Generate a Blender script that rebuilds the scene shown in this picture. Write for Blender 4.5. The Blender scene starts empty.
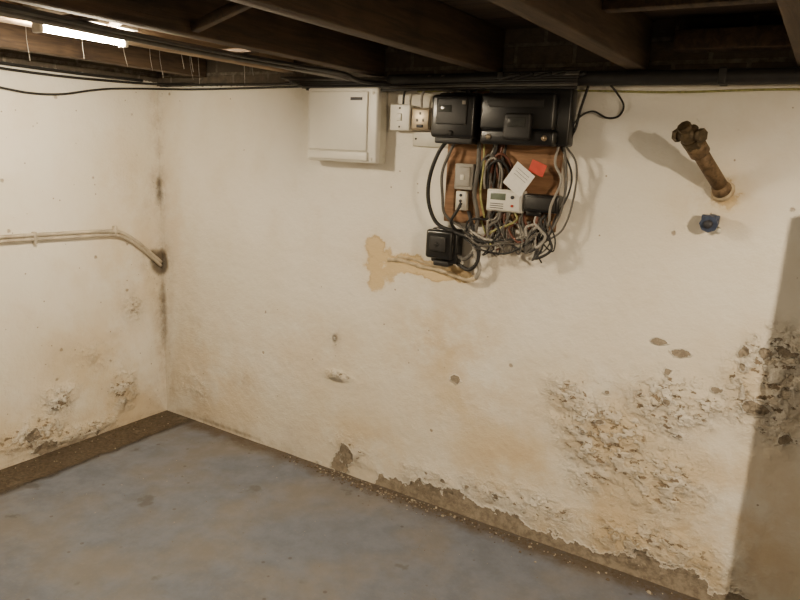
import bpy, bmesh, math, random
import numpy as np
from mathutils import Vector, Matrix
random.seed(7); np.random.seed(7)
scene=bpy.context.scene

# ------------------------------------------------------------------ node helpers
class NT:
    def __init__(s,name):
        s.m=bpy.data.materials.new(name); s.m.use_nodes=True
        s.t=s.m.node_tree; s.n=s.t.nodes; s.l=s.t.links
        s.b=s.n["Principled BSDF"]; s.co=s.n.new("ShaderNodeTexCoord")
    def set(s,sock,v):
        if isinstance(v,bpy.types.NodeSocket): s.l.new(v,sock)
        elif isinstance(v,(tuple,list)) and len(v)==3 and sock.type=='RGBA': sock.default_value=(*v,1)
        else: sock.default_value=v
    def noise(s,scale,detail=4,rough=.55,vec=None,dist=0):
        n=s.n.new("ShaderNodeTexNoise"); n.inputs["Scale"].default_value=scale
        n.inputs["Detail"].default_value=detail; n.inputs["Roughness"].default_value=rough
        n.inputs["Distortion"].default_value=dist
        s.l.new(vec or s.co.outputs["Object"],n.inputs["Vector"]); return n.outputs["Fac"]
    def mapping(s,scale,loc=(0,0,0)):
        m=s.n.new("ShaderNodeMapping"); m.inputs["Scale"].default_value=scale; m.inputs["Location"].default_value=loc
        s.l.new(s.co.outputs["Object"],m.inputs["Vector"]); return m.outputs["Vector"]
    def attr(s,name):
        a=s.n.new("ShaderNodeAttribute"); a.attribute_name=name; return a.outputs["Fac"]
    def math(s,op,a,b=0,clamp=False):
        m=s.n.new("ShaderNodeMath"); m.operation=op; m.use_clamp=clamp
        s.set(m.inputs[0],a); s.set(m.inputs[1],b); return m.outputs[0]
    def ss(s,x,a,b,lo=0,hi=1):
        m=s.n.new("ShaderNodeMapRange"); m.interpolation_type='SMOOTHSTEP'
        s.set(m.inputs[0],x); m.inputs[1].default_value=a; m.inputs[2].default_value=b
        m.inputs[3].default_value=lo; m.inputs[4].default_value=hi; return m.outputs[0]
    def mix(s,f,a,b,mode='MIX'):
        m=s.n.new("ShaderNodeMix"); m.data_type='RGBA'; m.blend_type=mode
        s.set(m.inputs[0],f); s.set(m.inputs[6],a); s.set(m.inputs[7],b); return m.outputs[2]
    def bump(s,h,strength=1,dist=1):
        b=s.n.new("ShaderNodeBump"); b.inputs["Strength"].default_value=strength; b.inputs["Distance"].default_value=dist
        s.l.new(h,b.inputs["Height"]); s.l.new(b.outputs[0],s.b.inputs["Normal"])
    def out(s,col,rough=.8,metal=0):
        s.set(s.b.inputs["Base Color"],col); s.set(s.b.inputs["Roughness"],rough); s.b.inputs["Metallic"].default_value=metal
        return s.m

def simple(name,c,rough=.5,metal=0,var=.25,scale=30,dirt=None,bump=.0006):
    k=NT(name); f=k.noise(scale,5)
    c2=tuple(x*(1-var) for x in c)
    col=k.mix(k.ss(f,.35,.7),c,c2)
    if dirt: col=k.mix(k.ss(k.noise(scale*.35,6,.7),.48,.75,0,.8),col,dirt)
    k.bump(f,1,bump); return k.out(col,rough,metal)

# ------------------------------------------------------------------ wall paint
def wall_mat(name):
    k=NT(name)
    n1=k.noise(5,8,.65); n2=k.noise(34,6,.6); n3=k.noise(110,4,.6); n0=k.noise(1.3,4,.5)
    peelA=k.attr("peel"); grA=k.attr("grime"); stA=k.attr("stain"); daA=k.attr("damp_falloff"); crA=k.attr("crumb"); brA=k.attr("masonry")
    # peel mask
    f=k.math('ADD',peelA,k.math('MULTIPLY',k.math('SUBTRACT',k.noise(15,5,.58),.5),1.5))
    f=k.math('ADD',f,k.math('MULTIPLY',k.math('SUBTRACT',k.noise(4,3,.5,k.mapping((1,1,1),(9,1,4))),.5),.5))
    peel=k.ss(f,.50,.515); edge=k.math('MULTIPLY',k.ss(f,.36,.50),k.ss(f,.50,.515,1,0))
    # paint
    col=k.mix(k.ss(n0,.35,.65),(.84,.81,.735),(.79,.745,.645))
    col=k.mix(k.ss(n1,.45,.75,0,.4),col,(.71,.63,.49))
    d=k.math('MULTIPLY',daA,k.ss(k.noise(3.2,8,.65),.30,.60))
    col=k.mix(k.math('MULTIPLY',d,.80,True),col,(.62,.455,.245))  # yellow damp tint, also carrying the light falloff down the wall
    # ochre stain w/ tide mark
    sf=k.math('ADD',stA,k.math('MULTIPLY',k.math('SUBTRACT',k.noise(16,7,.68),.5),.85))
    col=k.mix(k.ss(sf,.32,.58,0,.8),col,(.63,.46,.22))
    ring=k.math('MULTIPLY',k.ss(sf,.42,.47),k.ss(sf,.48,.58,1,0))
    col=k.mix(k.math('MULTIPLY',ring,k.ss(n1,.4,.6,.1,.6)),col,(.42,.27,.10))
    col=k.mix(k.math('MULTIPLY',k.ss(sf,.84,.92),.75),col,(.84,.77,.62))
    # blistered, flaking paint
    cn=k.noise(15,5,.60,k.mapping((1,1,1.35),(3,5,1)))
    cm=k.ss(k.math('ADD',crA,k.math('MULTIPLY',k.math('SUBTRACT',n1,.5),.9)),.15,.85)
    step=k.math('MULTIPLY',k.ss(cn,.50,.53),cm)
    flake_shadow=k.math('MULTIPLY',k.math('MULTIPLY',k.ss(cn,.475,.50),k.ss(cn,.50,.515,1,0)),k.math('MULTIPLY',cm,k.ss(n1,.42,.58)))
    gap=k.math('MULTIPLY',k.ss(k.math('ADD',k.noise(27,5,.62,k.mapping((1,1,1.5),(3,5,1))),k.math('MULTIPLY',crA,.05)),.62,.64),k.ss(cm,.2,.5))
    col=k.mix(k.math('MULTIPLY',cm,k.ss(n2,.35,.6,0,.2)),col,(.60,.47,.31))
    col=k.mix(k.math('MULTIPLY',flake_shadow,.55,True),col,(.38,.27,.16))  # dark lines put the shadow edges of lifted flakes into the colour
    col=k.mix(k.math('MULTIPLY',step,.55,True),col,(.85,.815,.735))
    col=k.mix(k.math('MULTIPLY',gap,.9,True),col,(.25,.185,.12))
    # mould
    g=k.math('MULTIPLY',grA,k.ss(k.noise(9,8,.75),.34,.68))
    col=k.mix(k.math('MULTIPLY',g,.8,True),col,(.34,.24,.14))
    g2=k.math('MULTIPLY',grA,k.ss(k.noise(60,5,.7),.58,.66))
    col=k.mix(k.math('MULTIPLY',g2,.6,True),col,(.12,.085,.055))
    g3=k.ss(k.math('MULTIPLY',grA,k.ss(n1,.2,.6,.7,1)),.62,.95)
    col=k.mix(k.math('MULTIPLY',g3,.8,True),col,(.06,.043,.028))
    # flecks / pinholes everywhere
    for sc,lo,amt in ((22,.84,.75),(9,.84,.6)):
        v=k.n.new("ShaderNodeTexVoronoi"); v.inputs["Scale"].default_value=sc; k.l.new(k.co.outputs["Object"],v.inputs["Vector"])
        sep=k.n.new("ShaderNodeSeparateColor"); k.l.new(v.outputs["Color"],sep.inputs[0])
        dd=k.math('ADD',v.outputs["Distance"],k.math('MULTIPLY',k.math('SUBTRACT',n3,.5),.14))
        dot=k.math('MULTIPLY',k.ss(dd,.05,.10,1,0),k.ss(sep.outputs[0],lo,lo+.02))
        col=k.mix(k.math('MULTIPLY',dot,amt),col,(.24,.16,.09))
    # peeled render
    pc=k.mix(k.ss(n2,.35,.65),(.37,.315,.24),(.23,.19,.145))
    pc=k.mix(k.ss(n3,.55,.65,0,.4),pc,(.46,.40,.31))
    col=k.mix(k.math('MULTIPLY',edge,.55),col,(.86,.83,.76))
    col=k.mix(peel,col,pc)
    # masonry above plaster
    bt=k.n.new("ShaderNodeTexBrick"); sw=k.n.new("ShaderNodeCombineXYZ"); sx=k.n.new("ShaderNodeSeparateXYZ")
    k.l.new(k.co.outputs["Object"],sx.inputs[0]); k.l.new(k.math('ADD',sx.outputs[0],sx.outputs[1]),sw.inputs[0]); k.l.new(sx.outputs[2],sw.inputs[1])
    k.l.new(sw.outputs[0],bt.inputs["Vector"]); bt.inputs["Scale"].default_value=1
    bt.inputs["Brick Width"].default_value=.225; bt.inputs["Row Height"].default_value=.075; bt.inputs["Mortar Size"].default_value=.008
    bt.inputs["Color1"].default_value=(.13,.105,.08,1); bt.inputs["Color2"].default_value=(.08,.066,.052,1); bt.inputs["Mortar"].default_value=(.18,.16,.13,1)
    bm_=k.ss(k.math('ADD',brA,k.math('MULTIPLY',k.math('SUBTRACT',n2,.5),.5)),.45,.55)
    col=k.mix(bm_,col,k.mix(k.ss(n2,.3,.7),bt.outputs["Color"],(.08,.068,.055)))
    h=k.math('MULTIPLY',peel,-.008)
    h=k.math('ADD',h,k.math('MULTIPLY',edge,.005))
    h=k.math('ADD',h,k.math('MULTIPLY',n3,.0012)); h=k.math('ADD',h,k.math('MULTIPLY',n2,.004))
    h=k.math('ADD',h,k.math('MULTIPLY',n1,.008))
    h=k.math('ADD',h,k.math('MULTIPLY',step,.008)); h=k.math('ADD',h,k.math('MULTIPLY',gap,-.006)); h=k.math('ADD',h,k.math('MULTIPLY',k.math('MULTIPLY',cm,cn),.035))
    h=k.math('ADD',h,k.math('MULTIPLY',dot,-.003))
    h=k.math('ADD',h,k.math('MULTIPLY',k.math('MULTIPLY',bm_,bt.outputs["Fac"]),-.008))
    k.bump(h,1,1)
    k.b.inputs["Specular IOR Level"].default_value=.25
    return k.out(col,.78)

# numpy value noise
def vnoise(x,y,seed=0):
    r=np.random.RandomState(seed).rand(256,256)
    xi=np.floor(x).astype(int); yi=np.floor(y).astype(int); fx=x-xi; fy=y-yi
    fx=fx*fx*(3-2*fx); fy=fy*fy*(3-2*fy); a=xi%256;b=(xi+1)%256;c=yi%256;d=(yi+1)%256
    return (r[a,c]*(1-fx)+r[b,c]*fx)*(1-fy)+(r[a,d]*(1-fx)+r[b,d]*fx)*fy
def fbm(x,y,f,o=4,seed=0):
    t=0;amp=1;tot=0
    for i in range(o):
        t=t+amp*vnoise(x*f+17.3*i,y*f+9.1*i,seed+i); tot+=amp; amp*=.5; f*=2
    return t/tot

def make_wall(name,length,height,to3d,normal,blobs,mat,res=.01,extra=None,disp=.004):
    """wall surface in (s,z) metres; blobs: dict attr->[(s,z,rs,rz,w)]"""
    nx=int(length/res)+1; nz=int(height/res)+1
    S,Z=np.meshgrid(np.linspace(0,length,nx),np.linspace(0,height,nz),indexing='ij')
    D=(fbm(S,Z,3,4,3)-.5)*disp*2+(fbm(S,Z,18,3,9)-.5)*disp*.8
    A={}
    for a in ("peel","grime","stain","damp_falloff","crumb","masonry"):
        W=np.zeros_like(S)
        for (s,z,rs,rz,w) in blobs.get(a,[]):
            W=np.maximum(W,w*np.exp(-(((S-s)/rs)**2+((Z-z)/rz)**2)))
        A[a]=W
    if extra: extra(S,Z,A)
    D=D+A["crumb"]*(fbm(S,Z,24,4,21)-.4)*.030 - np.clip(A["peel"]-.3,0,1)*.006
    D=D*np.clip(np.minimum(S,length-S)/.06,0,1)
    co=np.zeros((nx*nz,3)); s=S.ravel(); z=Z.ravel(); d=D.ravel()
    co[:,0]=to3d[0][0]+to3d[1][0]*s+normal[0]*d
    co[:,1]=to3d[0][1]+to3d[1][1]*s+normal[1]*d
    co[:,2]=z
    i=np.arange(nx-1)[:,None]*nz+np.arange(nz-1)[None,:]; i=i.ravel()
    F=np.stack([i,i+nz,i+nz+1,i+1],1)
    e1=co[F[0,1]]-co[F[0,0]]; e2=co[F[0,3]]-co[F[0,0]]
    if np.dot(np.cross(e1,e2),normal)<0: F=F[:,::-1]
    me=bpy.data.meshes.new(name); me.from_pydata(co.tolist(),[],F.tolist())
    for a,W in A.items():
        at=me.attributes.new(a,'FLOAT','POINT'); at.data.foreach_set("value",W.ravel().astype(np.float32))
    me.polygons.foreach_set("use_smooth",[True]*len(F)); me.materials.append(mat); me.update()
    o=bpy.data.objects.new(name,me); scene.collection.objects.link(o); return o

WM=wall_mat("old_limewash_paint")
H=2.02
back={
 "peel":[(1.30,.09,.055,.06,.9),(1.29,.03,.07,.05,.8),(1.12,.01,.1,.03,.5),(1.75,.03,.1,.07,.6),(1.90,.06,.07,.09,.8),(2.02,.05,.06,.08,.65),(2.10,.14,.04,.02,.6),(1.95,.14,.03,.02,.6),(1.84,.13,.03,.02,.6),
         (2.2,.07,.05,.04,.65),(2.35,.07,.05,.04,.6),(2.74,.06,.07,.05,.65),(2.92,.05,.1,.08,.65),
         (2.73,.90,.06,.02,.85),(2.66,.93,.05,.016,.85),(2.70,.83,.03,.02,.6),(3.0,.76,.06,.025,.8),(3.02,.97,.08,.06,.6),(2.93,.95,.03,.04,.65),(2.87,.80,.035,.02,.65),(3.1,.68,.06,.03,.7),(2.93,.90,.03,.03,.6),(2.72,.72,.04,.02,.6),(2.66,.77,.02,.02,.6),
         (1.87,.61,.035,.025,.7),(2.49,.58,.04,.02,.5),(2.42,.52,.03,.02,.5),(3.15,.95,.05,.08,.7),(3.06,.85,.06,.06,.5),(1.22,.67,.02,.02,.55),(1.05,.05,.04,.04,.5),(2.5,.7,.02,.015,.5),(2.76,.60,.04,.02,.5),(2.60,.62,.03,.02,.5)],
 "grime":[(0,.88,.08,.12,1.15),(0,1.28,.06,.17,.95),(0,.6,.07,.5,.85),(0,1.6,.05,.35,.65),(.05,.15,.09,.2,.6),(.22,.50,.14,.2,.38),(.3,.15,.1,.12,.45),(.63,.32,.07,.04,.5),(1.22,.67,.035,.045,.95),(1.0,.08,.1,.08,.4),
          (1.3,.06,.14,.1,.25),(2.49,.53,.13,.10,.38),(2.76,1.47,.07,.04,.25),(.5,.02,.6,.035,.85)],
 "stain":[(1.43,1.125,.07,.07,.8),(1.44,.98,.06,.07,.72),(1.47,1.06,.10,.09,.85),(1.60,1.075,.14,.055,.85),(1.74,1.06,.16,.05,.85),(1.86,1.06,.08,.04,.7),(2.80,1.46,.075,.07,.62)],
 "damp_falloff":[(1.8,.75,.28,.25,1.0),(1.95,.5,.35,.3,.8),(2.15,.3,.4,.3,.95),(2.5,.15,.5,.35,1.0),(2.9,.25,.4,.45,1.0),(1.4,.2,.4,.2,.75),(.4,.25,.45,.35,.7),(2.05,1.15,.12,.25,.4),(2.78,1.45,.14,.12,.8),(2.98,.85,.2,.25,.6),(.1,1.1,.15,.6,.5),(1.8,1.0,.3,.1,.45),(2.5,.55,.3,.3,.8),(1.1,.5,.4,.3,.5),(1.47,1.05,.2,.15,.4)],  # heavier low down: fading lamp light painted in with the damp
 "crumb":[(1.25,.49,.09,.03,.8),(1.35,.12,.15,.09,.6),(2.49,.53,.17,.14,1.1),(2.35,.65,.12,.1,.65),(2.72,.70,.15,.12,.95),(2.82,.73,.1,.06,.7),(1.8,.12,.2,.08,.55),(2.7,.4,.20,.14,.7),(3.02,.85,.14,.2,.9),(2.2,.15,.4,.09,.55),(2.75,.15,.35,.12,.6),(.25,.2,.15,.12,.45),(2.78,1.475,.06,.05,.6),(2.5,.35,.17,.12,.5),(1.75,.75,.12,.08,.3),(2.6,.6,.4,.3,.35)],
}
def ext_back(S,Z,A):
    A["masonry"]=np.clip((Z-1.79)/.06,0,1)
    # rising damp has lifted the paint along the foot of the wall
    along=np.clip((S-1.35)/.25,0,1)*(.45+.75*fbm(S,S*0,5,4,33))
    A["peel"]=np.maximum(A["peel"],1.05*along*np.exp(-(Z/(.045+.11*fbm(S,S*0+4,3,3,5)))**2))
wb=make_wall("wall_back",4.9,H,((0,0),(1,0)),(0,-1,0),back,WM,.0085,ext_back)
left={
 "peel":[(.80,.12,.07,.05,.66),(.275,.145,.02,.02,.6),(.72,.03,.12,.04,.65),(.3,.25,.02,.03,.5),(1.3,.3,.1,.1,.5),(.68,.22,.04,.03,.5),(.5,.02,.1,.03,.55)],
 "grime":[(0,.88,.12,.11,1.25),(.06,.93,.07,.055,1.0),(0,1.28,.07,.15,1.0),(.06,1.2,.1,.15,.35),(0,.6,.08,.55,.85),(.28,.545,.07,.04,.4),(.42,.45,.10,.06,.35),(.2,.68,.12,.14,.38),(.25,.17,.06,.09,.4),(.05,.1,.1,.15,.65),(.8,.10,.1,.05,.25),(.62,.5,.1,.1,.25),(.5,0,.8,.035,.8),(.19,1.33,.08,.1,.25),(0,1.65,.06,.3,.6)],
 "damp_falloff":[(.2,.9,.3,.4,.65),(.45,.4,.4,.3,.75),(.85,.1,.35,.25,.85),(.3,.1,.35,.25,.85),(.2,1.3,.18,.3,.5)],
 "crumb":[(.79,.12,.15,.08,.95),(.64,.26,.1,.08,.8),(.28,.2,.1,.12,.8),(.2,.65,.1,.1,.45),(.45,.45,.15,.1,.45),(.6,.05,.3,.05,.7)],
}
def ext_left(S,Z,A): A["masonry"]=np.clip((Z-1.81)/.06,0,1)
wl=make_wall("wall_left",4.4,H,((0,0),(0,-1)),(1,0,0),left,WM,.012,ext_left)

# ------------------------------------------------------------------ mesh builder
class MB:
    def __init__(s,name,mats): s.name=name; s.bm=bmesh.new(); s.mats=mats
    def _add(s,b,mi,M=None,smooth=False):
        if M is not None: bmesh.ops.transform(b,matrix=M,verts=b.verts)
        for f in b.faces: f.material_index=mi; f.smooth=smooth
        me=bpy.data.meshes.new("t"); b.to_mesh(me); b.free(); s.bm.from_mesh(me); bpy.data.meshes.remove(me)
    def box(s,lo,hi,mi=0,bev=.004,seg=2,M=None):
        b=bmesh.new(); bmesh.ops.create_cube(b,size=1)
        c=[(a+d)/2 for a,d in zip(lo,hi)]; e=[abs(d-a) for a,d in zip(lo,hi)]
        for v in b.verts: v.co=Vector([v.co[i]*e[i] for i in range(3)])
        if bev>0: bmesh.ops.bevel(b,geom=b.edges[:],offset=min(bev,min(e)*.45),segments=seg,affect='EDGES',profile=.5)
        T=Matrix.Translation(c); s._add(b,mi,T if M is None else T@M,bev>0 and seg>1)
    def cyl(s,p,q,r,mi=0,seg=20,r2=None,bev=0):
        p=Vector(p);q=Vector(q); b=bmesh.new(); d=q-p
        bmesh.ops.create_cone(b,cap_ends=True,segments=seg,radius1=r,radius2=r if r2 is None else r2,depth=d.length)
        R=d.to_track_quat('Z','Y').to_matrix().to_4x4()
        s._add(b,mi,Matrix.Translation((p+q)/2)@R,False if seg<9 else True)
    def tube(s,pts,r,mi=0,seg=8,sub=8,jit=0):
        P=[Vector(p) for p in pts]; C=[]
        if len(P)==2: C=[P[0].lerp(P[1],i/sub) for i in range(sub+1)]
        else:
            Q=[P[0]*2-P[1]]+P+[P[-1]*2-P[-2]]
            for i in range(1,len(Q)-2):
                for j in range(sub):
                    t=j/sub; a,b_,c,d=Q[i-1],Q[i],Q[i+1],Q[i+2]
                    C.append(.5*((2*b_)+(-a+c)*t+(2*a-5*b_+4*c-d)*t*t+(-a+3*b_-3*c+d)*t**3))
            C.append(P[-1])
        b=bmesh.new(); rings=[]; up=None
        for i,c in enumerate(C):
            tn=(C[min(i+1,len(C)-1)]-C[max(i-1,0)])
            if tn.length<1e-9: tn=Vector((0,0,1))
            tn.normalize()
            if up is None: up=tn.orthogonal().normalized()
            up=(up-tn*up.dot(tn))
            up=up.normalized() if up.length>1e-6 else tn.orthogonal().normalized()
            sd=tn.cross(up); rr=r*(1+random.uniform(-jit,jit))
            rings.append([b.verts.new(c+(up*math.cos(k*2*math.pi/seg)+sd*math.sin(k*2*math.pi/seg))*rr) for k in range(seg)])
        for i in range(len(rings)-1):
            for k in range(seg): b.faces.new((rings[i][k],rings[i][(k+1)%seg],rings[i+1][(k+1)%seg],rings[i+1][k]))
        b.faces.new(rings[0][::-1]); b.faces.new(rings[-1]); s._add(b,mi,None,True)
    def ball(s,c,r,mi=0,sc=(1,1,1)):
        b=bmesh.new(); bmesh.ops.create_uvsphere(b,u_segments=20,v_segments=12,radius=r)
        s._add(b,mi,Matrix.Translation(c)@Matrix.Diagonal((*sc,1)),True)
    def done(s,parent=None):
        bmesh.ops.recalc_face_normals(s.bm,faces=s.bm.faces[:])
        me=bpy.data.meshes.new(s.name); s.bm.to_mesh(me); s.bm.free()
        for m in s.mats: me.materials.append(m)
        o=bpy.data.objects.new(s.name,me); scene.collection.objects.link(o)
        if parent: o.parent=parent
        return o

# ------------------------------------------------------------------ materials
def wood(name,c1,c2,axis='Y'):
    k=NT(name); sc={'Y':(14,1.2,14),'X':(1.2,14,14)}[axis]
    g=k.noise(3,8,.65,k.mapping(sc),.6); g2=k.noise(5,5)
    col=k.mix(k.ss(g,.32,.68),c1,c2); col=k.mix(k.ss(g2,.5,.75,0,.5),col,tuple(x*.4 for x in c1))
    k.bump(g,.8,.003); return k.out(col,.8)
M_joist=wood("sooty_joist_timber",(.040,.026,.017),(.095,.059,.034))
M_joist2=wood("pale_lit_joist_timber",(.38,.27,.17),(.24,.165,.105))  # paler joist beside the tube, its lamplight put into the colour
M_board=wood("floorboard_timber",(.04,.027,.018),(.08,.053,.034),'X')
M_ply=wood("orange_plywood",(.30,.165,.085),(.19,.10,.05),'X')
M_lowbounce=simple("low_bounce_wall",(.30,.26,.20),.9,var=.4,scale=6,dirt=(.16,.13,.10),bump=.01)  # dark tone chosen for unseen surfaces to cut bounce light
M_white=simple("cream_white_plastic",(.73,.705,.635),.4,var=.05,scale=8,bump=.0001)
M_white2=simple("aged_white_plastic",(.66,.63,.54),.45,var=.1,scale=20,dirt=(.4,.34,.26),bump=.0001)
M_black=simple("black_bakelite",(.012,.012,.013),.28,var=.4,scale=12,bump=.0001)
M_blackm=simple("black_rubber",(.018,.017,.017),.55,var=.3,scale=30)
M_grey=simple("grey_pvc",(.13,.122,.11),.65,var=.3,scale=20,dirt=(.07,.055,.04))
M_lgrey=simple("light_grey_pvc",(.34,.32,.285),.6,var=.2,scale=20,dirt=(.2,.16,.12))
M_yel=simple("green_yellow_insulation",(.36,.35,.12),.5,var=.4,scale=60)
M_brn=simple("brown_red_insulation",(.14,.045,.025),.5,var=.4,scale=60)
M_metal=simple("brushed_steel_tarnished",(.36,.30,.22),.4,.7,scale=20,dirt=(.2,.12,.06))
M_rust=simple("corroded_iron_pipe",(.17,.11,.06),.65,.35,.5,60,dirt=(.30,.20,.10),bump=.003)
M_brass=simple("blackened_brass",(.12,.085,.045),.6,.4,.5,60,dirt=(.035,.028,.02),bump=.004)
M_blue=simple("blue_grey_plastic",(.06,.08,.14),.45,var=.4,scale=60)
M_paper=simple("paper",(.80,.78,.74),.8,var=.06,scale=60,bump=.0001)
M_red=simple("red_sticker",(.62,.07,.04),.6,var=.2)
M_dark=simple("dark_print",(.05,.05,.06),.6)
M_lcd=simple("lcd_glass",(.16,.19,.15),.15)
M_win=simple("meter_window",(.05,.052,.05),.12)
M_pp=simple("painted_conduit_cream",(.60,.53,.42),.7,var=.35,scale=14,dirt=(.26,.2,.14),bump=.002)
M_stub=simple("plastered_cable",(.60,.49,.33),.8,var=.35,scale=25,dirt=(.33,.24,.14),bump=.004)
M_web=simple("cobweb_silk",(.5,.47,.42),.9)
M_flake=simple("paint_flakes",(.54,.48,.38),.85,var=.5,scale=40,dirt=(.28,.22,.15))
def emis(name,c,s):
    k=NT(name); k.b.inputs["Emission Color"].default_value=(*c,1); k.b.inputs["Emission Strength"].default_value=s
    return k.out((.8,.8,.8),.5)

# ------------------------------------------------------------------ floor
def floor_mat():
    k=NT("worn_blue_floor_paint")
    sx=k.n.new("ShaderNodeSeparateXYZ"); k.l.new(k.co.outputs["Object"],sx.inputs[0])
    x,y=sx.outputs[0],sx.outputs[1]
    n=k.noise(2.2,7,.6); n2=k.noise(9,7,.65); n3=k.noise(60,5,.7)
    wob=k.math('MULTIPLY',k.math('SUBTRACT',n2,.5),.10)
    col=k.mix(k.ss(n2,.3,.7),(.160,.182,.236),(.130,.146,.188))
    col=k.mix(k.ss(n,.42,.68,0,.7),col,(.205,.185,.165))
    col=k.mix(k.ss(n3,.55,.72,0,.4),col,(.26,.24,.215))
    blot=k.noise(6,4,.5,k.mapping((1,1,1),(4,2,7)))
    col=k.mix(k.ss(blot,.66,.72,0,.6),col,(.06,.055,.05))
    v=k.n.new("ShaderNodeTexVoronoi"); v.inputs["Scale"].default_value=14; k.l.new(k.co.outputs["Object"],v.inputs["Vector"])
    sep=k.n.new("ShaderNodeSeparateColor"); k.l.new(v.outputs["Color"],sep.inputs[0])
    dot=k.math('MULTIPLY',k.ss(v.outputs["Distance"],.08,.13,1,0),k.ss(sep.outputs[0],.7,.72))
    col=k.mix(k.math('MULTIPLY',dot,.6),col,(.05,.04,.03))
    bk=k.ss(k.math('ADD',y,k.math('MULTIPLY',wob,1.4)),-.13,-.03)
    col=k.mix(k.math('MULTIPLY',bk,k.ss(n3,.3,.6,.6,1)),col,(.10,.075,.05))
    lf=k.ss(k.math('ADD',x,wob),.21,.235,1,0)
    dirt=k.mix(k.ss(n3,.4,.6),(.050,.036,.024),(.105,.08,.055))
    dirt=k.mix(k.ss(n2,.55,.7,0,.6),dirt,(.22,.185,.14))
    col=k.mix(lf,col,dirt)
    eg=k.math('MULTIPLY',k.ss(k.math('ADD',x,wob),.19,.225),k.ss(k.math('ADD',x,wob),.225,.26,1,0))
    col=k.mix(k.math('MULTIPLY',eg,.7),col,(.03,.024,.018))
    h=k.math('MULTIPLY',n2,.004); h=k.math('ADD',h,k.math('MULTIPLY',n3,.0012)); h=k.math('ADD',h,k.math('MULTIPLY',lf,-.01))
    k.bump(h,.8,1)
    return k.out(col,k.ss(n2,.3,.7,.45,.75))
f=MB("floor",[floor_mat()]); f.box((-.1,-4.4,-.1),(4.9,.1,0),0,0); f.done()

# ------------------------------------------------------------------ rest of the shell
w=MB("wall_right",[M_lowbounce]); w.box((4.9,-4.4,0),(5.0,.1,H),0,0); w.done()
w=MB("wall_front",[M_lowbounce]); w.box((-.1,-4.5,0),(5.0,-4.4,H),0,0); w.done()
w=MB("ceiling",[M_board])
yy=-4.4
while yy<0:
    w.box((-.05,yy,2.005+random.uniform(0,.003)),(4.95,min(yy+.146,0),2.03),0,.002,1); yy+=.15
w.done()
for jx,b0,mt in ((.36,1.86,M_joist),(.925,1.872,M_joist2),(1.42,1.85,M_joist),(1.95,1.85,M_joist),(2.48,1.85,M_joist),(2.98,1.85,M_joist),(3.5,1.85,M_joist),(4.05,1.85,M_joist),(4.55,1.85,M_joist)):
    j=MB("ceiling_joist",[mt]); j.box((jx-.032,-4.38,b0),(jx+.032,-.012,2.004),0,.004,2); j.done()
s=MB("ceiling_noggin",[M_joist]); s.box((2.515,-.60,1.93),(2.945,-.55,2.004),0,.003); s.done()
s=MB("ceiling_noggin",[M_joist]); s.box((2.60,-.10,1.90),(2.945,-.02,1.96),0,.003); s.done()
s=MB("ceiling_strut",[M_joist])
for a,b in ((1.455,1.915),(.96,1.385)):
    s.tube([(a,-1.02,1.87),(b,-1.02,1.99)],.018,0,4,2); s.tube([(a,-1.08,1.99),(b,-1.08,1.87)],.018,0,4,2)
s.done()

# ------------------------------------------------------------------ fuse box
o=MB("fuse_box",[M_white,M_white2,M_dark])
o.box((1.115,-.070,1.490),(1.470,-.003,1.792),1,.008,3)
o.box((1.108,-.092,1.492),(1.478,-.060,1.797),0,.010,4)
o.box((1.128,-.100,1.540),(1.432,-.088,1.782),0,.008,3)
o.box((1.120,-.104,1.500),(1.440,-.086,1.538),0,.009,3)
o.box((1.438,-.0925,1.500),(1.4395,-.090,1.790),1,0)
o.box((1.345,-.1018,1.745),(1.405,-.0995,1.757),2,.0005,1)
for p in ((1.455,1.51),(1.455,1.775)): o.cyl((p[0],-.090,p[1]),(p[0],-.0945,p[1]),.006,1)
o.done()
# ------------------------------------------------------------------ switch, socket, plate
o=MB("wall_switch",[M_white,M_white2,M_dark])
o.box((1.510,-.036,1.632),(1.602,-.003,1.732),1,.004); o.box((1.508,-.046,1.630),(1.604,-.034,1.734),0,.005,3)
o.box((1.545,-.052,1.668),(1.567,-.044,1.698),0,.003)
for z in (1.645,1.719): o.cyl((1.556,-.044,z),(1.556,-.0475,z),.004,2)
o.done()
o=MB("metal_clad_socket",[M_metal,M_dark,M_brass])
o.box((1.608,-.040,1.632),(1.700,-.003,1.722),0,.006,3); o.box((1.614,-.046,1.638),(1.694,-.038,1.716),0,.003)
for dx,dz in ((0,.022),(-.014,-.004),(.014,-.004)): o.box((1.654+dx-.004,-.0475,1.676+dz-.005),(1.654+dx+.004,-.045,1.676+dz+.006),1,0)
o.box((1.640,-.052,1.644),(1.668,-.044,1.656),1,.002)
o.done()
o=MB("blanking_plate",[M_white2,M_dark])
o.box((1.605,-.014,1.570),(1.772,-.003,1.629),0,.003); 
for x in (1.62,1.757): o.cyl((x,-.013,1.60),(x,-.0165,1.60),.004,1)
o.done()
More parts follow.
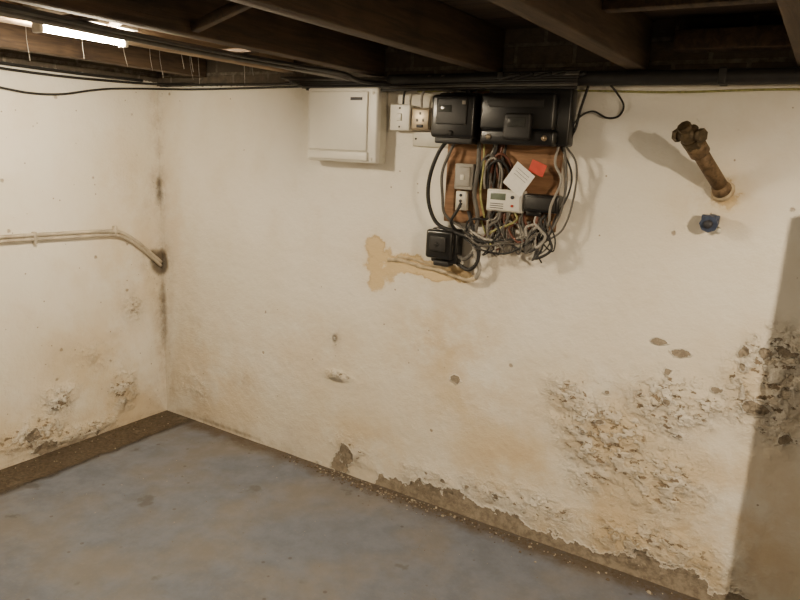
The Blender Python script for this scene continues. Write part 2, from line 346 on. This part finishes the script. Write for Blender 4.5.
# ------------------------------------------------------------------ black meters
o=MB("electricity_meter",[M_black,M_blackm,M_win,M_lgrey])
o.box((1.755,-.085,1.600),(1.925,-.024,1.775),0,.010,3); o.box((1.748,-.128,1.606),(1.932,-.080,1.765),0,.014,4)
o.box((1.775,-.134,1.655),(1.905,-.124,1.750),1,.005,3); o.box((1.885,-.137,1.728),(1.90,-.130,1.742),3,.002)
o.box((1.785,-.136,1.700),(1.84,-.132,1.725),2,.001); o.box((1.760,-.110,1.585),(1.920,-.040,1.612),1,.006)
o.cyl((1.84,-.125,1.625),(1.84,-.134,1.625),.009,1)
o.done()
o=MB("electricity_meter",[M_black,M_blackm,M_win,M_metal])
o.box((1.965,-.085,1.590),(2.285,-.024,1.790),0,.010,3); o.box((1.955,-.125,1.640),(2.240,-.080,1.770),0,.012,4)
o.box((1.962,-.132,1.588),(2.250,-.078,1.645),0,.014,4)
o.box((2.060,-.150,1.606),(2.165,-.120,1.700),1,.012,4); o.box((2.078,-.1525,1.650),(2.147,-.148,1.685),2,.002)
for x in (2.0,2.215): o.cyl((x,-.130,1.615),(x,-.137,1.615),.010,3)
o.box((1.99,-.128,1.72),(2.2,-.124,1.748),1,.002)
o.done()

# ------------------------------------------------------------------ backboard with its gear
root=bpy.data.objects.new("meter_backboard",None); scene.collection.objects.link(root)
o=MB("board",[M_ply]); o.box((1.775,-.022,1.278),(2.245,-.004,1.790),0,.002,1); o.done(root)
o=MB("isolator_switch",[M_lgrey,M_white2,M_dark]); o.box((1.835,-.065,1.412),(1.912,-.022,1.512),0,.005,3)
o.box((1.842,-.072,1.425),(1.905,-.062,1.500),0,.004); o.box((1.865,-.076,1.45),(1.883,-.070,1.470),1,.002); o.done(root)
o=MB("terminal_block",[M_white2,M_dark]); o.box((1.838,-.05,1.33),(1.885,-.022,1.405),0,.004)
for i in range(3): o.cyl((1.8615,-.049,1.345+i*.022),(1.8615,-.053,1.345+i*.022),.006,1)
o.done(root)
o=MB("digital_meter",[M_white,M_lcd,M_dark,M_red]); o.box((1.978,-.062,1.340),(2.128,-.022,1.424),0,.006,3)
o.box((1.986,-.074,1.345),(2.120,-.058,1.418),0,.005,3); o.box((2.00,-.0755,1.385),(2.062,-.0735,1.410),1,.001)
for i in range(3): o.box((2.0,-.0755,1.353+i*.008),(2.055,-.0738,1.356+i*.008),2,0)
o.cyl((2.09,-.073,1.398),(2.09,-.078,1.398),.007,2); o.cyl((2.09,-.073,1.366),(2.09,-.077,1.366),.005,3); o.done(root)
o=MB("relay_box",[M_black,M_blackm]); o.box((2.135,-.075,1.352),(2.268,-.022,1.416),0,.007,3); o.box((2.145,-.082,1.36),(2.258,-.072,1.408),1,.004)
o.box((2.14,-.06,1.335),(2.20,-.03,1.355),0,.004); o.done(root)
def sheet(name,c,w_,h_,ang,mat,extra=None):
    o=MB(name,[mat,M_dark]); R=Matrix.Rotation(math.radians(ang),4,'Y')@Matrix.Rotation(math.radians(6),4,'X')
    o.box((c[0]-w_/2,c[1]-.001,c[2]-h_/2),(c[0]+w_/2,c[1]+.001,c[2]+h_/2),0,0,1,R)
    for i in range(extra or 0):
        M=Matrix.Translation(c)@R@Matrix.Translation((0,-.0016,h_*.32-i*.012))@Matrix.Translation([-q for q in c])
        b=bmesh.new(); bmesh.ops.create_cube(b,size=1)
        for v in b.verts: v.co=Vector((v.co.x*w_*.66+c[0],v.co.y*.0006+c[1],v.co.z*.0012+c[2]))
        o._add(b,1,M)
    return o.done(root)
sheet("paper_label",(2.110,-.078,1.466),.088,.098,35,M_paper,3)
sheet("red_warning_sticker",(2.176,-.070,1.510),.060,.045,20,M_red)

# ------------------------------------------------------------------ cut-out box and plastered supply stub
o=MB("service_cutout",[M_black,M_blackm,M_red])
o.box((1.745,-.060,1.112),(1.862,-.003,1.252),0,.008,3); o.box((1.732,-.088,1.130),(1.852,-.050,1.246),0,.012,4)
o.box((1.755,-.096,1.160),(1.828,-.084,1.222),1,.006,3); o.box((1.765,-.075,1.100),(1.835,-.02,1.122),1,.006)
o.cyl((1.79,-.094,1.19),(1.79,-.099,1.19),.008,0); o.done()
o=MB("supply_cable_stub",[M_stub])
o.tube([(1.50,.003,1.080),(1.57,.001,1.086),(1.66,.000,1.074),(1.75,-.003,1.070),(1.84,-.012,1.058),(1.90,-.026,1.050),(1.945,-.035,1.065)],.009,0,10,8,.3)
o.tube([(1.55,.002,1.100),(1.62,.001,1.098),(1.70,-.001,1.090),(1.80,-.008,1.085)],.006,0,8,8,.35); o.done()

# ------------------------------------------------------------------ cable tangle on the meter board
o=MB("meter_cable_tangle",[M_blackm,M_grey,M_lgrey,M_yel,M_brn])
T=o.tube
T([(1.80,-.07,1.60),(1.77,-.08,1.555),(1.742,-.085,1.48),(1.728,-.08,1.40),(1.735,-.07,1.33),(1.77,-.065,1.27),(1.84,-.06,1.245),(1.93,-.06,1.225),(2.0,-.06,1.22)],.008,0)
T([(1.83,-.06,1.60),(1.81,-.07,1.55),(1.785,-.075,1.47),(1.79,-.07,1.38),(1.80,-.06,1.31),(1.86,-.05,1.27),(1.93,-.05,1.25)],.006,1)
T([(2.26,-.05,1.59),(2.275,-.06,1.54),(2.285,-.06,1.46),(2.275,-.06,1.36),(2.24,-.06,1.28),(2.19,-.06,1.22),(2.15,-.05,1.20)],.005,1)
T([(2.24,-.05,1.59),(2.235,-.055,1.53),(2.262,-.05,1.47),(2.245,-.085,1.38),(2.225,-.05,1.30),(2.15,-.05,1.24)],.005,2)
T([(2.25,-.05,1.59),(2.30,-.06,1.50),(2.295,-.06,1.42),(2.255,-.06,1.33),(2.24,-.06,1.27),(2.17,-.06,1.20),(2.10,-.06,1.215)],.004,0)
T([(2.27,-.05,1.59),(2.315,-.06,1.53),(2.315,-.05,1.42),(2.29,-.06,1.30),(2.22,-.06,1.24)],.004,1)
T([(1.86,-.04,1.115),(1.92,-.06,1.10),(1.955,-.06,1.13),(1.96,-.06,1.19),(1.93,-.06,1.26),(1.90,-.05,1.33)],.008,0)
T([(1.85,-.04,1.15),(1.90,-.06,1.14),(1.935,-.06,1.17),(1.98,-.06,1.22)],.008,1)
T([(1.945,-.035,1.065),(1.965,-.05,1.11),(1.945,-.06,1.17),(1.93,-.06,1.24)],.009,2)
T([(1.85,-.03,1.24),(1.83,-.06,1.28),(1.86,-.07,1.33),(1.87,-.06,1.36)],.006,0)
rnd=random.Random(23)
for i in range(24):   # drops below the digital meter and relay
    x0=rnd.uniform(1.98,2.24); x1=min(2.20,max(1.92,x0+rnd.uniform(-.12,.08))); d=rnd.uniform(.032,.055)
    zb=rnd.uniform(1.18,1.27); xm=(x0+x1)/2+rnd.uniform(-.05,.05)
    T([(x0,-d,1.345),(x0+rnd.uniform(-.015,.015),-d-.01,1.31),(xm,-d-rnd.uniform(0,.03),zb+.03),((xm+x1)/2+rnd.uniform(-.03,.03),-d-.02,zb-.015),(x1,-d,zb+.03),(x1+rnd.uniform(-.04,.04),-.03,1.31)],rnd.choice([.003,.004,.0055]),rnd.choice([0,0,1,1,1,2,2,3,4]),7,7)
for i in range(6):    # singles passing behind the meter
    x0=rnd.uniform(1.93,2.05); d=.03
    T([(x0,-d,1.595),(x0+rnd.uniform(-.02,.02),-d-.008,1.50),(x0+rnd.uniform(-.02,.02),-d,1.40),(x0+rnd.uniform(-.02,.03),-d-.01,1.30),(x0+rnd.uniform(0,.05),-d-.02,1.23)],rnd.choice([.003,.005]),[0,1,2,0,4,0][i],7,7)
for i in range(5):    # hooped slack in the upper bay
    x0=rnd.uniform(1.93,1.99); w_=rnd.uniform(.04,.09); d=rnd.uniform(.03,.05); zz=rnd.uniform(1.45,1.49)
    T([(x0,-d,1.42),(x0-.005,-d,1.47),(x0+w_*.15,-d-.015,zz+.06),(x0+w_*.6,-d-.015,zz+.075),(x0+w_,-d,zz+.03),(x0+w_*1.0,-d,1.42)],rnd.choice([.004,.0055]),[1,4,2,1,0][i],7,7)
T([(1.925,-.05,1.60),(1.93,-.055,1.50),(1.922,-.055,1.40),(1.94,-.05,1.31),(1.935,-.055,1.24)],.009,1)
T([(1.945,-.05,1.60),(1.955,-.06,1.50),(1.95,-.06,1.40),(1.97,-.05,1.31)],.004,3)
for i in range(4):
    z=1.195+i*.014; d=rnd.uniform(.04,.075)
    T([(1.90,-d,z+.03),(1.98,-d-.01,z-.005),(2.07,-d,z+rnd.uniform(-.015,.015)),(2.14,-d,z+.02),(2.19,-d,z+.06)],rnd.choice([.004,.006]),[0,1,0,2][i],7,7)
for i in range(5):    # loose ends dangling
    x=rnd.uniform(1.98,2.2); T([(x,-.06,1.24),(x+rnd.uniform(-.02,.02),-.07,1.20),(x+rnd.uniform(-.03,.03),-.06,1.165)],.003,[0,2,0,1,0][i],6,6)
for x in (1.78,1.81,1.84,1.87,1.90): T([(x,-.05,1.77),(x-.01,-.055,1.80),(x-.03,-.06,1.825),(x-.09,-.06,1.838)],.006,rnd.choice([0,1]))
for x in (1.98,2.03,2.10,2.15,2.22): T([(x,-.05,1.785),(x+.01,-.055,1.80),(x+.03,-.07,1.822),(x+.10,-.075,1.838)],.007,0)
T([(1.65,-.03,1.72),(1.655,-.04,1.77),(1.69,-.05,1.81),(1.76,-.06,1.83)],.005,2)
T([(1.56,-.03,1.73),(1.565,-.03,1.78),(1.60,-.04,1.82)],.005,0)
o.done(root)
o=MB("loose_black_cable",[M_blackm])
o.tube([(2.28,-.05,1.66),(2.31,-.04,1.70),(2.345,-.02,1.715),(2.39,-.015,1.695),(2.43,-.012,1.70),(2.445,-.015,1.735),(2.42,-.02,1.775),(2.40,-.04,1.80)],.0035)
o.tube([(2.28,-.05,1.62),(2.29,-.03,1.66),(2.30,-.03,1.72),(2.32,-.03,1.80)],.005); o.done()

# ------------------------------------------------------------------ ceiling-level cabling
o=MB("black_conduit",[M_blackm,M_grey])
o.tube([(1.50,-.045,1.826),(2.1,-.045,1.824),(2.8,-.045,1.822),(3.5,-.045,1.824),(4.6,-.045,1.822)],.024,0,14,10)
for x in (2.0,2.75,3.3): o.box((x-.012,-.07,1.798),(x+.012,-.004,1.849),0,.004)
o.done()
o=MB("thin_yellow_cable",[M_yel])
o.tube([(1.62,-.02,1.785),(1.9,-.02,1.788),(2.3,-.012,1.786),(2.6,-.012,1.780),(2.9,-.012,1.787),(3.3,-.012,1.785),(4.0,-.012,1.787)],.0035); o.done()
o=MB("ceiling_cable_bundle",[M_grey,M_lgrey,M_blackm])
for i in range(8):
    x=1.245+i*.016; r=.0065; mt=[1,0,1,0,0,2,0,2][i]; z=1.842+(.004 if i%2 else 0)
    sag=random.uniform(0,.012)
    o.tube([(x-.02,-3.6,z),(x-.01,-2.4,z-.004),(x-.012,-1.6,z+.002),(x,-1.0,z-.003-sag),(x+.004,-.5,z-sag),(x+.01,-.2,z-.003),(x+.06,-.07-i*.006,z-.008-i*.003),(x+.2,-.05,z-.012-i*.004),(1.72+i*.02,-.06,1.80-i*.003)],r,mt,8,8)
for i in range(7):
    z=1.842-i*.009; o.tube([(.90+i*.03,-.03-i*.006,z+.006),(1.15,-.03-i*.006,z),(1.45,-.035-i*.006,z-random.uniform(0,.01)),(1.7,-.04-i*.006,z),(1.95,-.05-i*.005,z+.002),(2.3,-.075-.003*i,z+.001)],.006,[2,0,2,2,2,0,2][i],7,8)
o.done()
for y in (-.7,-1.3,-1.9,-2.5,-3.1):
    o=MB("cable_batten",[M_joist]); o.box((1.225,y-.02,1.848),(1.387,y+.02,1.862),0,.002,1); o.done()
o=MB("perimeter_black_cable",[M_blackm])
o.tube([(.012,-1.6,1.80),(.012,-1.1,1.765),(.012,-.82,1.735),(.012,-.68,1.724),(.012,-.54,1.733),(.012,-.40,1.762),(.012,-.28,1.782),(.012,-.1,1.80),(.03,-.02,1.806),(.3,-.012,1.803),(.7,-.012,1.807),(1.05,-.012,1.812),(1.3,-.02,1.815),(1.6,-.03,1.812)],.005)
o.tube([(.05,-.02,1.822),(.4,-.012,1.825),(.8,-.015,1.822),(1.2,-.015,1.828),(1.5,-.03,1.826)],.006)
o.tube([(.012,-1.6,1.83),(.012,-1.1,1.822),(.012,-.6,1.812),(.012,-.2,1.822),(.03,-.03,1.83),(.3,-.012,1.828)],.006)
o.tube([(.014,-1.6,1.845),(.014,-1.0,1.838),(.014,-.5,1.834),(.014,-.1,1.84)],.007)
o.done()
o=MB("surface_conduit",[M_pp])
for dz,r in ((0,.0095),(-.020,.0085)):
    o.tube([(.016,-1.9,1.10+dz),(.016,-1.3,1.095+dz),(.016,-.867,1.094+dz),(.017,-.587,1.088+dz),(.017,-.36,1.082+dz),(.018,-.26,1.065+dz),(.018,-.17,1.01+dz),(.018,-.08,.935+dz),(.016,-.02,.885+dz)],r,0,10,8,.06)
for y in (-1.2,-.72,-.3): o.box((.003,y-.008,1.05),(.028,y+.008,1.106),0,.004)
o.done()
# ------------------------------------------------------------------ capped water pipe
o=MB("capped_water_pipe",[M_rust,M_brass,M_stub])
b=Vector((2.795,-.002,1.468)); t=Vector((2.715,-.150,1.606)); d=(t-b).normalized()
o.cyl(b+d*.026,t,.024,0,24)
o.cyl((2.793,-.004,1.470),(2.790,-.016,1.474),.038,2,13,.030); o.cyl((2.790,-.014,1.474),(2.783,-.034,1.486),.031,0,20,.025)
o.cyl(t-d*.030,t+d*.012,.031,0,24)
o.cyl(t+d*.008,t+d*.034,.034,1,6)
c=t+d*.048; o.ball(c,.030,1)
sd=d.cross(Vector((0,0,1))).normalized(); u2=sd.cross(d).normalized()
o.cyl(c-sd*.042,c+sd*.042,.0165,1,16); o.cyl(c+sd*.034,c+sd*.050,.021,1,6); o.cyl(c-sd*.050,c-sd*.034,.021,1,6)
o.cyl(c,c+d*.034,.017,1,16); o.cyl(c+d*.028,c+d*.042,.021,1,8)
o.cyl(c,c+u2*.034,.012,1,12)
o.done()
o=MB("blue_pipe_stopper",[M_blue,M_white2,M_dark])
o.cyl((2.775,-.004,1.372),(2.772,-.045,1.366),.022,0,20); o.cyl((2.772,-.040,1.366),(2.771,-.058,1.363),.029,0,8)
o.cyl((2.771,-.056,1.363),(2.770,-.066,1.362),.014,2,12); o.box((2.745,-.05,1.375),(2.80,-.03,1.392),0,.004); o.cyl((2.795,-.006,1.345),(2.80,-.03,1.338),.009,1,10); o.done()

# ------------------------------------------------------------------ cobwebs
o=MB("cobweb",[M_web]); r_=random.Random(3)
for i in range(12):
    x=r_.uniform(.42,.86); y=r_.uniform(-.95,-.03); L=r_.uniform(.01,.05)
    o.tube([(x,y,2.0),(x+r_.uniform(-.01,.01),y,1.90),(x+r_.uniform(-.015,.015),y+.01,1.862-L)],.0008,0,4,4)
o.done()

# ------------------------------------------------------------------ fallen plaster and paint
def debris(name,gen,n,mats):
    o=MB(name,mats); r_=random.Random(5)
    for i in range(n):
        x,y,s_=gen(r_); k=r_.randint(4,6); b=bmesh.new(); h=s_*r_.uniform(.15,.5)
        a0=r_.uniform(0,6.3); top=[];bot=[]
        tl=r_.uniform(-.3,.3)
        for q in range(k):
            a=a0+q*6.283/k+r_.uniform(-.3,.3); rr=s_*r_.uniform(.5,1)
            px,py=x+math.cos(a)*rr,y+math.sin(a)*rr
            bot.append(b.verts.new((px,py,.0005))); top.append(b.verts.new((x+(px-x)*.8,y+(py-y)*.8,.001+h*(1+tl*math.cos(a)))))
        b.faces.new(top); b.faces.new(bot[::-1])
        for q in range(k): b.faces.new((bot[q],bot[(q+1)%k],top[(q+1)%k],top[q]))
        o._add(b,r_.randrange(len(mats)))
    return o.done()
M_rub=simple("render_rubble",(.17,.13,.095),.9,var=.5,scale=50)
def g1(r):
    x=r.choice([r.uniform(.9,3.4),r.uniform(1.1,2.3),r.uniform(1.2,1.8)]); return x,-.012-abs(r.gauss(0,.035)),r.choice([r.uniform(.002,.005),r.uniform(.002,.010)])
debris("fallen_plaster_flakes",g1,800,[M_flake,M_rub,M_rub,M_rub])
def g2(r): return abs(r.gauss(.05,.07))+.012,-r.uniform(.02,2.0),r.uniform(.002,.006)
debris("wall_base_grit",g2,260,[M_flake,M_rub,M_rub,M_rub])
def g3(r): return r.uniform(.2,3.2),-abs(r.gauss(0,.5))-.03,r.uniform(.0015,.0035)
debris("floor_grit",g3,160,[M_flake,M_rub])

# ------------------------------------------------------------------ unseen blocker added off-frame to cast the shadow at the right
w=MB("shadow_blocker",[M_lowbounce]); w.box((3.31,-.50,0),(4.0,-.006,1.53),0,.01); w.done()

# ------------------------------------------------------------------ lamps
o=MB("tube_light",[M_white2,emis("tube_glow",(1,.83,.58),720),M_white])
o.box((.960,-1.26,1.895),(1.075,-.92,1.905),2,.002,1); o.box((.960,-1.24,1.905),(1.000,-.93,1.94),0,.004)
for y in (-1.235,-.945): o.box((1.005,y-.008,1.842),(1.045,y+.008,1.897),0,.004)
o.cyl((1.025,-1.225,1.866),(1.025,-.955,1.866),.019,1,20); o.done()
def bulb(loc,st,r=.035):
    o=MB("pendant_or_fill_bulb",[M_white2,emis("bulb_glow",(1,.81,.56),st)])
    o.ball(loc,r,1); o.cyl((loc[0],loc[1],loc[2]+r*.8),(loc[0],loc[1],loc[2]+r+.05),.018,0); o.cyl((loc[0],loc[1],loc[2]+r+.05),(loc[0],loc[1],2.005),.004,0); o.done()
bulb((4.15,-1.80,1.865),12500,.022)
bulb((2.2,-3.7,1.80),280)  # unseen fill bulb added behind the camera for frontal light

wd=bpy.data.worlds.new("World"); scene.world=wd; wd.use_nodes=True
wd.node_tree.nodes["Background"].inputs[0].default_value=(.5,.42,.32,1); wd.node_tree.nodes["Background"].inputs[1].default_value=.02

# ------------------------------------------------------------------ camera
cam=bpy.data.cameras.new("camera"); co=bpy.data.objects.new("camera",cam); scene.collection.objects.link(co)
cam.sensor_width=36; cam.lens=30.3; cam.clip_start=.02
X=Vector((.8449,.5333,.0462)); Y=Vector((-.1538,.1592,.9751)); Z=X.cross(Y).normalized(); Y=Z.cross(X).normalized(); X.normalize()
M=Matrix((( X.x,Y.x,Z.x,3.084),(X.y,Y.y,Z.y,-2.452),(X.z,Y.z,Z.z,1.55),(0,0,0,1)))
co.matrix_world=M; scene.camera=co
